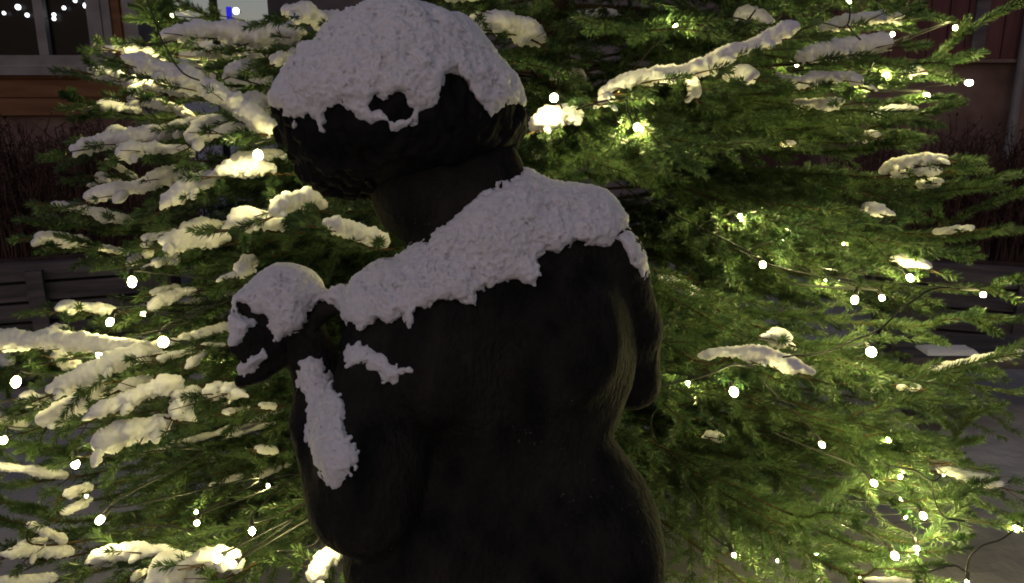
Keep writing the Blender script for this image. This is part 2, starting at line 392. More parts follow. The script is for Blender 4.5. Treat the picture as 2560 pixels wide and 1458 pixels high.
# ------------------------------------------------------------------ hedges and timber planters
def hedge(x0, x1, y0, y1, z0, z1, n, label, seed):
    r = np.random.default_rng(seed); mb = MB()
    for k in range(n):
        a = np.array([r.uniform(x0, x1), r.uniform(y0, y1), z0]); h = (z1-z0)*r.uniform(.65, 1.0)
        b = a+np.array([r.normal(0, .05), r.normal(0, .05), h]); m = (a+b)/2+np.array([r.normal(0, .03), r.normal(0, .03), 0])
        P = resample([a, m, b], .2); V, Q = tube(P, np.linspace(.007, .0025, len(P)), 4); mb.add(V, Q)
        for q in range(7):
            t = r.uniform(.25, 1); s = a*(1-t)+b*t; e = s+np.array([r.normal(0, .07), r.normal(0, .07), r.uniform(.04, .14)])
            V, Q = tube(np.array([s, e]), np.array([.004, .0015]), 3); mb.add(V, Q)
            d = r.normal(0, 1, 3); d /= np.linalg.norm(d); u = np.cross(d, [0, 0, 1.])
            c = e; lf = np.array([c, c+d*.02+u*.012, c+d*.045, c+d*.02-u*.012]); mb.add(lf, np.array([[0, 1, 2, 3]]))
    return tag(mb.build('hedge', M['dry_stem']), label, 'hedge')
hedge(-5.6, -2.0, 4.9, 5.5, .25, hit(50, 300, 5.2)[2], 700, 'bare brown hedge of upright stems below the ochre house', 21)
hedge(2.2, 5.2, 5.0, 5.7, .2, hit(2500, 330, 5.3)[2], 700, 'bare brown hedge of upright stems below the red house', 22)

def timber_wall(P0, P1, ztop, nb, bh, label):
    """long planter of stacked boards from P0 to P1 on the ground"""
    P0 = np.array(P0, float); P1 = np.array(P1, float); L = np.linalg.norm(P1-P0); rz = math.atan2(P1[1]-P0[1], P1[0]-P0[0])
    r = empty('timber_planter', (P0[0], P0[1], 0), rz); tag(r, label, 'planter')
    for k in range(nb):
        z1 = ztop-k*bh; MB().box(np.array([0, -.03+.002*(k % 2), z1-bh+.016]), np.array([L, .02, z1])).build('board', M['plank'], r)
    bk = MB(); bk.box(np.array([.01, .03, .0]), np.array([L-.01, .05, ztop-.01])); bk.build('back_board', M['cable'], r)
    sl = MB(); sl.box(np.array([.01, .052, .0]), np.array([L-.01, .75, ztop-.12])); sl.build('soil', M['dry_stem'], r)
    for x in (.02, L/2, L-.1): MB().box(np.array([x, -.075, .0]), np.array([x+.07, -.032, ztop-.03])).build('post', M['plank'], r)
    return r
a = hit(-330, 660, 3.5); b = hit(420, 625, 3.9)
timber_wall((a[0], a[1]), (b[0], b[1]), a[2]-.04, 6, .098, 'long dark timber planter of stacked boards on the left, with snowy branches in front')
a = hit(2230, 640, 4.3); b = hit(2900, 690, 3.9)
timber_wall((a[0], a[1]), (b[0], b[1]), a[2]-.02, 5, .125, 'long dark timber planter of stacked boards at the right edge, below the red house')

# low stone step with snow at the right
a = hit(2330, 900, 3.2)
st = empty('low_bench', (a[0]+.18, a[1], 0)); tag(st, 'low dark bench with snow along its seat, at the right beyond the branches', 'bench')
def snow_slab(x0, x1, y0, y1, z, th, name, seed):
    nx, ny = 60, 16; X, Y = np.meshgrid(np.linspace(x0, x1, nx), np.linspace(y0, y1, ny), indexing='ij')
    u = np.minimum(np.linspace(0, 1, nx), 1-np.linspace(0, 1, nx))[:, None]*nx/4; v = np.minimum(np.linspace(0, 1, ny), 1-np.linspace(0, 1, ny))[None]*ny/4
    e = np.clip(np.minimum(u, v), 0, 1); P = np.stack([X, Y, X*0+seed], -1)
    Z = z+.002+th*np.sqrt(e)*(.75+.3*fbm(P*9)); V = np.stack([X, Y, Z], -1).reshape(-1, 3); i = np.arange(nx-1)[:, None]*ny; j = np.arange(ny-1)[None]
    Q = np.stack([i+j, i+ny+j, i+ny+j+1, i+j+1], -1).reshape(-1, 4); return mesh_np(name, V, [Q], [M['snow']])
zt = .36
adopt(MB().box(np.array([a[0]-.1, a[1]-.02, zt-.05]), np.array([a[0]+1.4, a[1]+.13, zt])).box(np.array([a[0]-.1, a[1]+.15, zt-.05]), np.array([a[0]+1.4, a[1]+.3, zt])).build('seat', M['plank']), st)
for x in (a[0], a[0]+1.2): adopt(MB().box(np.array([x, a[1], -.05]), np.array([x+.08, a[1]+.26, zt-.052])).build('leg', M['plank']), st)
adopt(snow_slab(a[0]-.02, a[0]+.20, a[1]+.0, a[1]+.12, zt, .022, 'snow_layer', 5), st)

# ------------------------------------------------------------------ statue
def build_statue():
    H = .003
    G = Grid((-.42, -.70, .88), (.24, .40, 1.50), H)
    R = lambda px, d: px/F*d
    # torso: a loft of superellipses  (py, left, right, depth of the axis, half depth)
    K = [(560, 1180, 1440, 1.085, .055), (620, 1080, 1520, 1.085, .075), (700, 985, 1560, 1.085, .09), (800, 925, 1582, 1.088, .098), (900, 905, 1590, 1.092, .10), (960, 905, 1580, 1.095, .098),
         (1030, 960, 1553, 1.10, .092), (1090, 995, 1531, 1.105, .086), (1150, 990, 1575, 1.112, .090), (1200, 975, 1612, 1.118, .098), (1270, 945, 1640, 1.128, .110),
         (1360, 895, 1646, 1.14, .122), (1470, 885, 1648, 1.155, .125), (1570, 890, 1640, 1.17, .118), (1680, 920, 1610, 1.185, .10)]
    Ys = np.array([cf(0, k[0], k[3])[1] for k in K]); o = np.argsort(Ys)
    col = lambda v: np.interp(G.ax[1], Ys[o], np.array(v)[o])
    Lx = col([cf(k[1], 0, k[3])[0] for k in K]); Rx = col([cf(k[2], 0, k[3])[0] for k in K]); zc = col([k[3] for k in K]); hb = col([k[4] for k in K])
    sl, X, Y, Z = G.sub((-.25, Ys.min(), .9), (.24, Ys.max(), 1.4), .03)
    g = lambda v: v[sl[1]][None, :, None].astype(np.float32)
    cx = g((Lx+Rx)/2); ax = g((Rx-Lx)/2); zz = g(zc); bb = g(hb)
    dx = (X-cx)/ax; dz = (Z-zz)/bb
    spine = .10*np.exp(-((X-cx-.012)/.022)**2)*(Z < zz)          # furrow of the spine
    rr = (np.abs(dx)**2.25+np.abs(dz)**2.25)**(1/2.25)+spine
    d = (rr-1)*np.minimum(ax, bb)*.9
    cap = np.maximum(Y-Ys.max(), Ys.min()-Y)
    h = np.maximum(.05-np.abs(d-cap), 0)/.05; d = np.maximum(d, cap)+h*h*.0125
    G.mix(sl, d.astype(np.float32), .01)
    C = lambda a, b, ra, rb, k=.025, cut=False: G.cone(cf(*a), cf(*b), R(ra, a[2]), R(rb, b[2]), k, cut)
    # shoulders, shoulder blades, neck
    C((1290, 590, 1.08), (1478, 602, 1.085), 105, 92, .04); C((1210, 640, 1.075), (985, 812, 1.075), 120, 98, .05)
    C((1120, 440, 1.10), (1235, 640, 1.085), 135, 160, .03); G.ell(cf(1068, 492, 1.10), (.0745, .0665, .085), .018)
    G.ell(cf(1075, 900, 1.005), (.05, .075, .028), .05); G.ell(cf(1430, 850, 1.01), (.05, .07, .026), .05)
    G.ell(cf(1060, 1400, 1.07), (.10, .09, .075), .05); G.ell(cf(1450, 1420, 1.07), (.10, .09, .075), .05)     # buttocks below the frame
    # skull, jaw, face turned to the right and away
    G.ell(cf(1005, 300, 1.10), (.12, .095, .118), .03)
    G.ell(cf(1150, 370, 1.13), (.07, .085, .085), .03)
    C((1190, 430, 1.09), (1240, 420, 1.075), 62, 62, .03)
    G.ell(cf(1245, 330, 1.16), (.022, .02, .03), .02); C((1255, 355, 1.20), (1262, 385, 1.235), 14, 22, .015)     # cheek, nose
    C((1225, 425, 1.215), (1180, 440, 1.225), 12, 10, .01); C((1195, 455, 1.20), (1205, 452, 1.21), 30, 26, .02)   # mouth, chin
    G.ell(cf(1225, 330, 1.215), (.012, .007, .008), .006); G.ell(cf(1155, 330, 1.225), (.012, .007, .008), .006)   # eyelids
    G.ell(cf(1175, 400, 1.045), (.014, .022, .012), .008)                                                         # ear
    # left arm raised, elbow bent
    C((968, 835, 1.06), (930, 1130, 1.035), 104, 132, .012); C((930, 1130, 1.035), (932, 1268, 1.035), 142, 130, .010)
    C((868, 1265, 1.05), (812, 1060, 1.08), 98, 80, .02); C((812, 1060, 1.085), (785, 900, 1.095), 74, 52, .02)
    C((785, 900, 1.095), (740, 825, 1.105), 54, 62, .02)
    G.ell(cf(720, 815, 1.11), (.045, .032, .045), .02)                        # palm, turned up
    def finger(pts, r0, r1):
        pts = [np.array(p, float) for p in pts]; n = len(pts)-1
        for i in range(n): C(tuple(pts[i]), tuple(pts[i+1]), r0+(r1-r0)*i/n, r0+(r1-r0)*(i+1)/n, .006)
    finger([(690, 800, 1.08), (640, 790, 1.07), (606, 764, 1.065)], 31, 17)
    finger([(685, 835, 1.07), (630, 838, 1.06), (590, 814, 1.055)], 31, 19)
    finger([(690, 870, 1.07), (630, 892, 1.06), (592, 870, 1.055)], 30, 18)
    finger([(705, 890, 1.08), (650, 930, 1.07), (606, 952, 1.065)], 30, 20)
    finger([(765, 815, 1.09), (810, 775, 1.08), (852, 768, 1.075)], 31, 17)    # thumb
    # right arm, hanging forward
    C((1535, 655, 1.085), (1578, 820, 1.13), 80, 72, .02); C((1578, 820, 1.13), (1584, 950, 1.165), 72, 64, .015)
    C((1580, 960, 1.17), (1440, 900, 1.29), 58, 42, .02); G.ell(cf(1420, 890, 1.30), (.03, .024, .03), .015)
    for q in range(5): C((1410, 880+q*9-16, 1.31), (1370-6*abs(q-2), 872+q*11-20, 1.33-.008*q), 11, 9, .006)
    # legs down to the plinth
    wd = -UPC
    for px, s in ((1080, -1), (1430, 1)):
        hip = cf(px, 1500, 1.15); kn = hip+wd*.24+np.array([s*.002, 0, 0]); an = kn+wd*.23
        k_ = lambda a, b, ra, rb, k=.03: G.cone(a, b, ra, rb, k)
        k_(hip, kn, .092, .058); k_(kn, kn+wd*.09, .055, .058); k_(kn+wd*.09, an, .056, .034)
        toe = an+np.array([s*.02, 0, 0])+np.array([0, SP, CP])*.10+wd*.015; k_(an+wd*.012, toe, .034, .022, .02)
    body_g = G
    # hair: a lumpy cap plus many hanging locks
    Gh = Grid((-.335, -.0, .90), (.03, .385, 1.28), .0024)
    h_ = lambda *a, **k: Gh.ell(*a, **k)
    h_(cf(996, 312, 1.095), (.150, .076, .138), .03); h_(cf(995, 362, 1.095), (.110, .066, .12), .03); h_(cf(1022, 228, 1.10), (.108, .096, .118), .05)
    h_(cf(872, 398, 1.07), (.048, .036, .07), .03); h_(cf(1215, 305, 1.09), (.044, .040, .07), .03)
    BASE = Grid.__new__(Grid); BASE.__dict__.update(Gh.__dict__); BASE.D = Gh.D.copy()
    r = np.random.default_rng(11); c0 = cf(1000, 288, 1.095); ra = np.array([.147, .112, .139])
    def lock(th, ph, n, rad, curl, drift):
        pts = []
        for i in range(n):
            a = ph-i*.085; b = th+drift*i*.03+curl*.045*math.sin(i*1.15)
            v = np.array([math.sin(b)*math.cos(a), math.sin(a), -math.cos(b)*math.cos(a)])
            v /= np.linalg.norm(v); lo_, hi_ = .04, .22
            for _ in range(10):
                md = (lo_+hi_)/2
                if BASE.sample(c0+v*md) < 0: lo_ = md
                else: hi_ = md
            q = c0+v*(lo_+.0015+.002*math.sin(i*1.7))
            if q[1] < cf(0, 405, 1.05)[1] and q[0] > cf(980, 0, 1.05)[0]: break
            pts.append(q)
        if len(pts) < 2: return
        for i in range(len(pts)-1): Gh.cone(pts[i], pts[i+1], rad*(1-.5*i/n), rad*(1-.5*(i+1)/n), .004)
        e = pts[-1]                                                        # curl at the tip
        for q in range(6):
            a0 = q*1.1; a1 = a0+1.1; rr = .008*(1-q/8)
            Gh.cone(e+np.array([math.cos(a0)*rr-.008, -math.sin(a0)*rr, 0]), e+np.array([math.cos(a1)*rr-.008, -math.sin(a1)*rr, 0]), rad*.5, rad*.45, .003)
    for i in range(380):
        lock(r.uniform(-2.7, 2.7), r.uniform(-.45, .95), int(r.integers(5, 11)), r.uniform(.004, .009), r.choice([-1, 1])*r.uniform(.5, 1.6), r.normal(0, .5))
    root_p = c2w(cf(1260, 1500, 1.15)); base = root_p.copy(); base[2] = 0
    # plinth height from the feet
    V, Q = G.nets(); Wv = c2w(V); zfoot = Wv[:, 2].min()
    nrm_noise = .0012*fbm(V*45, 3)
    root = empty('statue', (base[0], base[1], 0)); tag(root, 'dark weathered statue of a nude child, head bowed and hand raised, capped with snow', 'statue')
    ctr = V.mean(0); Wv = Wv+(np.random.default_rng(1).normal(0, .00018, Wv.shape))
    dirs = np.stack([np.zeros(len(V)), np.zeros(len(V)), nrm_noise], -1)
    body = adopt(mesh_np('body', Wv+c2w(dirs)-np.array([0, 0, CAMZ]), [Q], [M['bronze']]), root)
    V, Q = Gh.nets(); adopt(mesh_np('hair', c2w(V), [Q], [M['hair']]), root)
    pl = MB(); ang = np.linspace(0, 2*math.pi, 48, endpoint=False)
    prof = [(.30, -.06), (.30, .05), (.275, .065), (.26, .09), (.25, zfoot-.05), (.265, zfoot-.035), (.265, zfoot+.004), (.25, zfoot+.012)]
    by = base[1]+.06
    V = np.array([[base[0]+q*math.cos(a), by+q*math.sin(a), z] for q, z in prof for a in ang]+[[base[0], by, zfoot+.012]])
    i = np.arange(len(prof)-1)[:, None]*48; j = np.arange(48)[None]; j2 = (j+1) % 48
    Qp = np.stack([i+j, i+j2, i+48+j2, i+48+j], -1).reshape(-1, 4); t = (len(prof)-1)*48; j = np.arange(48); j2 = (j+1) % 48
    T = np.stack([t+j, t+j2, np.full(48, len(V)-1)], -1)
    adopt(mesh_np('plinth', V, [Qp, T], [M['bronze']], smooth=False), root)

    # ---- snow lying on it: the statue's own surface raised upwards, inside hand drawn outlines
    def base_d(P): return np.minimum(body_g.sample(P), Gh.sample(P))
    def poly_sdf(poly, P):
        poly = np.array(poly, float); d = np.full(P.shape[:-1], 1e9); s = np.zeros(P.shape[:-1], bool)
        for a, b in zip(poly, np.roll(poly, -1, 0)):
            e = b-a; w_ = P-a; t = np.clip((w_@e)/(e@e), 0, 1); q = w_-t[..., None]*e; d = np.minimum(d, (q**2).sum(-1))
            c = ((a[1] > P[..., 1]) != (b[1] > P[..., 1])); x = e[0]*(P[..., 1]-a[1])/(e[1] if abs(e[1]) > 1e-9 else 1e-9)+a[0]
            s ^= c & (P[..., 0] < x)
        return np.where(s, -1, 1)*np.sqrt(d)
    def snow(polys, holes, lo, hi, up, off, step=.0018, soft=.020, seed=0, rough=1.0):
        g = Grid(lo, hi, step); P = g.points()
        # outline in the image plane of a thing at that depth, sampled on a raster
        px = P[..., 0]/P[..., 2]*F+1280; py = 729-P[..., 1]/P[..., 2]*F
        x0, x1, y0, y1 = px.min()-5, px.max()+5, py.min()-5, py.max()+5
        rx = np.arange(x0, x1, 3.); ry = np.arange(y0, y1, 3.); RP = np.stack(np.meshgrid(rx, ry, indexing='ij'), -1)
        m = np.min([poly_sdf(q, RP) for q in polys], 0)
        for q in holes: m = np.maximum(m, -poly_sdf(q, RP))
        fx = np.clip((px-x0)/3, 0, len(rx)-1.01); fy = np.clip((py-y0)/3, 0, len(ry)-1.01); ix = fx.astype(int); iy = fy.astype(int); fx -= ix; fy -= iy
        mk = (m[ix, iy]*(1-fx)+m[ix+1, iy]*fx)*(1-fy)+(m[ix, iy+1]*(1-fx)+m[ix+1, iy+1]*fx)*fy
        mk = mk/F*P[..., 2]; full = np.full(mk.shape, .05, np.float32); sel = mk < .022; P = P[sel]; mk = mk[sel]
        hs_ = [base_d(P-UPC*up*t) for t in (0, .5, 1)]; d = np.minimum(np.minimum(hs_[0], hs_[1]), hs_[2])-off
        near = np.abs(d) < .020; out = d.copy(); P = P[near]; d = d[near]; mk = mk[near]; h0 = hs_[0][near]
        n1 = fbm(P*50+seed, 3); n2 = vnoise(P*150+seed); n3 = vnoise(P*310+seed)
        mk = mk+(11*n1+11*n2+8*n3)*rough/F
        d = d-.0036*n1-.0020*n2-.0027*n3+.009*np.maximum(n2-.42, 0)
        k = soft; h = np.maximum(k-np.abs(d-mk), 0)/k; d = np.maximum(d, mk)+h*h*k*.25
        d = np.maximum(d, -(h0+.008)); out[near] = d; out[~near & (out < 0)] = np.maximum(out, -(hs_[0]+.008))[~near & (out < 0)]
        full[sel] = out; d = full
        g.D = d.astype(np.float32); g.D[0] = g.D[-1] = .01; g.D[:, 0] = g.D[:, -1] = .01; g.D[:, :, 0] = g.D[:, :, -1] = .01
        V, Q = g.nets(); V = V+.0008*np.stack([vnoise(V*420+k*9) for k in range(3)], -1)
        return adopt(mesh_np('snow_cap', c2w(V), [Q], [M['snow']]), root)
    cq = lambda L: [(600+x/2.275, y/2.275) for x, y in L]
    head = cq([(120, 560), (150, 200), (500, -60), (900, -80), (1300, 60), (1640, 380), (1640, 600), (1570, 612), (1530, 605), (1480, 640), (1440, 690), (1415, 690), (1390, 620), (1310, 520), (1230, 450), (1190, 425), (1165, 500), (1140, 600), (1080, 620), (1020, 640),
               (1020, 720), (940, 745), (900, 775), (860, 775), (820, 700), (740, 720), (690, 700), (650, 670), (640, 655), (600, 640), (560, 600), (500, 610), (495, 740), (475, 775), (440, 760), (410, 690), (350, 680), (325, 690), (300, 745), (288, 680), (250, 685), (228, 640), (120, 600)])
    hole = cq([(735, 600), (760, 570), (830, 572), (885, 538), (930, 590), (985, 622), (950, 662), (880, 668), (820, 640)])
    snow([head], [hole], (-.345, .17, .90), (.05, .405, 1.30), .016, .0065, seed=1)
    sh = [(1000, 640), (1022, 620), (1100, 572), (1180, 506), (1240, 470), (1296, 440), (1325, 395), (1420, 395), (1530, 455), (1572, 540), (1556, 572), (1540, 600), (1525, 612), (1490, 618), (1440, 606), (1400, 628), (1365, 622), (1348, 650), (1358, 690), (1330, 715), (1290, 705), (1240, 722), (1200, 738),
          (1190, 765), (1140, 752), (1090, 757), (1050, 775), (1025, 818), (1005, 790), (970, 812), (940, 800), (905, 828), (880, 815), (850, 800), (800, 740), (860, 660), (940, 640)]
    snow([sh], [], (-.245, -.08, .90), (.19, .20, 1.22), .017, .007, seed=2)
    arm = [[(855, 858), (900, 845), (930, 868), (960, 880), (985, 905), (1042, 912), (1046, 945), (1012, 940), (992, 966), (960, 968), (935, 940), (900, 922), (855, 932)]]
    snow(arm, [], (-.25, -.16, .90), (-.09, -.03, 1.14), .002, .006, seed=3)
    fo = [[(735, 905), (770, 888), (805, 892), (825, 930), (838, 975), (862, 1000), (868, 1070), (895, 1130), (892, 1205), (868, 1195), (842, 1232), (812, 1212), (785, 1165), (764, 1100), (758, 1010), (738, 950)]]
    snow(fo, [], (-.32, -.30, .90), (-.17, -.05, 1.2), .004, .008, seed=4)
    ha = [[(560, 815), (575, 740), (640, 690), (680, 640), (760, 630), (830, 680), (855, 752), (838, 765), (800, 752), (762, 778), (772, 800), (740, 832), (720, 842), (692, 862), (678, 848), (668, 800), (640, 775), (598, 762), (588, 785), (640, 808), (612, 850), (585, 880), (560, 875)],
          [(580, 905), (640, 876), (672, 870), (680, 900), (640, 930), (610, 946), (585, 935)]]
    # the heap on the palm needs a body of its own before it is raised
    keep = body_g.D.copy()
    body_g.ell(cf(705, 745, 1.10), (.052, .036, .045), .02); body_g.ell(cf(640, 800, 1.085), (.028, .03, .03), .02); body_g.ell(cf(735, 790, 1.075), (.03, .03, .025), .02)
    snow(ha, [], (-.40, -.13, .95), (-.20, .06, 1.2), .008, .006, seed=5)
    body_g.D = keep
    ra_ = [[(1545, 590), (1575, 570), (1600, 595), (1622, 640), (1622, 700), (1612, 712), (1598, 690), (1578, 668), (1565, 640)]]
    snow(ra_, [], (.12, -.0, .95), (.21, .09, 1.25), .004, .007, seed=6)
build_statue()

# ------------------------------------------------------------------ spruce
TX, TY = .10, 2.30                              # the trunk
TREE = empty('spruce_tree', (TX, TY, 0)); tag(TREE, 'dense green spruce hung with small lights, snow along its branches, right behind the statue', 'tree')
P_ = resample([(TX, TY, -.1), (TX+.01, TY, 1.2), (TX-.01, TY+.01, 2.6), (TX, TY, 3.9)], .1)
tb = MB(); add_tube(tb, P_, np.interp(P_[:, 2], [0, 3.9], [.085, .008]), 14); adopt(tb.build('trunk', M['trunk'], smooth=True), TREE)

BLO = np.array([-1.9, .9, .2]); BH = .008; BN = (np.array([3.9, 1.7, 1.9])/BH).astype(int); BURIED = np.zeros(BN, bool)
def bury(P, t):
    for p, r in zip(P, np.broadcast_to(t, (len(P),))):
        e = np.array([.66*r+.006, .74*r+.014, .66*r+.008]); a = np.maximum(((p-e-BLO)/BH).astype(int), 0); b = np.minimum(((p+e-BLO)/BH).astype(int)+2, BN)
        if np.any(b <= a): continue
        X, Y, Z = [BLO[k]+BH*(np.arange(a[k], b[k])+.5)-p[k] for k in range(3)]
        Zs = np.where(Z > 0, Z/(e[2]*1.7), Z/(e[2]*.66)); Yc = np.where(Y < 0, Y/(e[1]*2.8), Y/e[1])
        BURIED[a[0]:b[0], a[1]:b[1], a[2]:b[2]] |= ((X/e[0])**2)[:, None, None]+(Yc**2)[None, :, None]+(Zs**2)[None, None, :] < 1
def buried(P):
    i = ((P-BLO)/BH).astype(int); ok = np.all((i >= 0) & (i < BN), -1); i = np.clip(i, 0, BN-1); return ok & BURIED[i[..., 0], i[..., 1], i[..., 2]]
class Foliage:
    """collects stems and needles of one branch, builds one mesh"""
    def __init__(s): s.mb = MB(); s.N = []
    def stem(s, P, r0, r1, k=5):
        V, Q = tube(P, np.linspace(r0, r1, len(P)), k); s.mb.add(V, Q)
    def needles(s, P, dens, ln, wd, bare=0.0, flat=.6):
        seg = np.linalg.norm(np.diff(P, axis=0), axis=1); L = seg.sum(); n = int(L*(1-bare)*dens)
        if n < 2: return
        u = np.sort(RNG.uniform(bare*L, L, n)); c = np.concatenate([[0], np.cumsum(seg)])
        i = np.clip(np.searchsorted(c, u)-1, 0, len(seg)-1); f = ((u-c[i])/seg[i])[:, None]
        B = P[i]*(1-f)+P[i+1]*f; T = (P[i+1]-P[i])/seg[i][:, None]
        S = np.cross(T, [0, 0, 1.]); S /= np.maximum(np.linalg.norm(S, axis=1, keepdims=True), 1e-6); U = np.cross(S, T)
        a = RNG.uniform(0, 2*math.pi, n); ca, sa = np.cos(a), np.sin(a); sa = np.where(sa < 0, sa*flat, sa)
        D = S*ca[:, None]+U*sa[:, None]; D /= np.linalg.norm(D, axis=1, keepdims=True)
        an = RNG.uniform(.5, 1.05, n)*np.where(u > L*.93, .5, 1); D = T*np.cos(an)[:, None]+D*np.sin(an)[:, None]
        l = ln*RNG.uniform(.7, 1.15, n)*np.minimum(1, .55+.45*np.minimum(u, L-u+.01)/.02)
        tip = B+D*l[:, None]; W = np.cross(D, RNG.normal(0, 1, (n, 3))); W /= np.maximum(np.linalg.norm(W, axis=1, keepdims=True), 1e-6); W *= wd/2
        mid = B+D*(l*.45)[:, None]
        s.N.append(np.stack([B, mid+W, tip, mid-W], 1).reshape(-1, 3))
    def shoot(s, P, r, dens, ln, wd, bare=0., flat=.6):
        s.stem(P, r, r*.45, 4); s.needles(P, dens, ln, wd, bare, flat)
    def spray(s, P, side, step, dens=900, ln=.015, wd=.0016, r=.004, bare=.0, sub=True, prob=1.0, droop=.12, tilt=0.0):
        """a main stem with alternating side shoots in a flat, drooping fan"""
        s.stem(P, r, .0014, 6); s.needles(P, dens, ln, wd, bare)
        T = tangents(P); seg = np.concatenate([[0], np.cumsum(np.linalg.norm(np.diff(P, axis=0), axis=1))]); L = seg[-1]
        x = bare*L+step*RNG.uniform(.3, 1); sgn = 1
        while x < L-.03:
            i = min(np.searchsorted(seg, x), len(P)-1); t = T[i]; q = np.cross(t, [0, 0, 1.]); q /= max(np.linalg.norm(q), 1e-6); up = np.cross(q, t)
            sgn = -sgn
            if RNG.random() < prob:
                l = min(side*RNG.uniform(.6, 1.15), (L-x)*.75+.03)
                d = t*.68+q*sgn*.73*math.cos(tilt)+up*RNG.normal(.0, .14); d /= np.linalg.norm(d)
                n = max(4, int(l/.02)); v = np.linspace(0, 1, n)[:, None]
                C = P[i]+d*l*v+t*(.10*l)*v**2-np.array([0, 0, droop*l])*v**2
                s.shoot(C, .0016, dens, ln, wd)
                if sub and l > .13:
                    y = .035
                    while y < l-.03:
                        k = int(y/l*(n-1)); e = np.cross(d, [0, 0, 1.]); e /= max(np.linalg.norm(e), 1e-6)
                        for z in (-1, 1):
                            m = (l-y)*.55*RNG.uniform(.7, 1.1)
                            if m > .02 and RNG.random() < .8:
                                g = d*.7+e*z*.7+np.array([0, 0, RNG.normal(-.04, .10)]); g /= np.linalg.norm(g)
                                w_ = np.linspace(0, 1, max(3, int(m/.02)))[:, None]; s.shoot(C[k]+g*m*w_, .0012, dens, ln*.95, wd)
                        y += .070*RNG.uniform(.8, 1.2)
            x += step*RNG.uniform(.7, 1.3)
    def build(s, name, parent=None):
        mats = [M['bark'], M['needle']]; fs = []; mi = []; Vs = []; n0 = 0
        if s.mb.V:
            Vs.append(np.concatenate(s.mb.V)); n0 = len(Vs[0])
            for v in s.mb.F.values(): fs.append(np.concatenate(v)); mi.append(0)
        if s.N:
            N = np.concatenate(s.N); K4 = N.reshape(-1, 4, 3); K4 = K4[~(buried(K4[:, 2]) | buried(K4[:, 0]))]; N = K4.reshape(-1, 3); q = np.arange(len(N)).reshape(-1, 4)+n0; Vs.append(N); fs.append(q); mi.append(1)
        return mesh_np(name, np.concatenate(Vs), fs, mats, mi, parent)

def snow_strip(mb, P, th, seed, wide=1.25, ends=(1.5, 1.3)):
    """a lumpy roll of snow along P; th = height per point"""
    seg = np.concatenate([[0], np.cumsum(np.linalg.norm(np.diff(P, axis=0), axis=1))]); L = seg[-1]; k = 30
    m = max(8, int(L/.0028)); u = np.linspace(0, L, m); C = np.stack([np.interp(u, seg, P[:, a]) for a in range(3)], -1)
    t = np.interp(u, seg, np.broadcast_to(th, (len(P),)))
    e = np.minimum(1, np.minimum(u/(t*ends[0]+1e-6), (L-u)/(t*ends[1]+1e-6))); e = np.sqrt(np.clip(1-(1-e)**2, 0.0, 1))
    lump = 1.03+.22*vnoise(np.stack([u*26, u*0+seed*1.7, u*0], -1))+.14*vnoise(np.stack([u*70, u*0+seed*2.3, u*0+4], -1))
    r = t*.5*np.maximum(e, .06)*lump
    V, Q = tube(C, r, k, (wide, 1.0)); n = len(V)
    c = np.repeat(C, k, 0); d = V-c; dn = d/np.maximum(np.linalg.norm(d, axis=1, keepdims=True), 1e-7)
    rr = np.repeat(np.minimum(r/.012, 1.2), k)
    f = fbm(V*40+seed*3.1, 2)*.0038+np.abs(vnoise(V*120+seed))*.0042+np.abs(vnoise(V*270+seed))*.0032-.0024
    low = np.where(dn[:, 2] < -.2, 1.6, 1.0)                       # ragged underside
    V = V+dn*(f*rr*low)[:, None]
    cc = np.array([V[:k].mean(0), V[-k:].mean(0)]); j = np.arange(k); j2 = (j+1) % k
    mb.add(np.vstack([V, cc]), Q, np.vstack([np.stack([np.full(k, n), j2, j], -1), np.stack([np.full(k, n+1), n-k+j, n-k+j2], -1)]))

def depth_at(px, py):
    s = (px-1280)/1280
    return 1.50+.50*s*s-.16*(py-700)/760*(1 if py > 700 else .35)
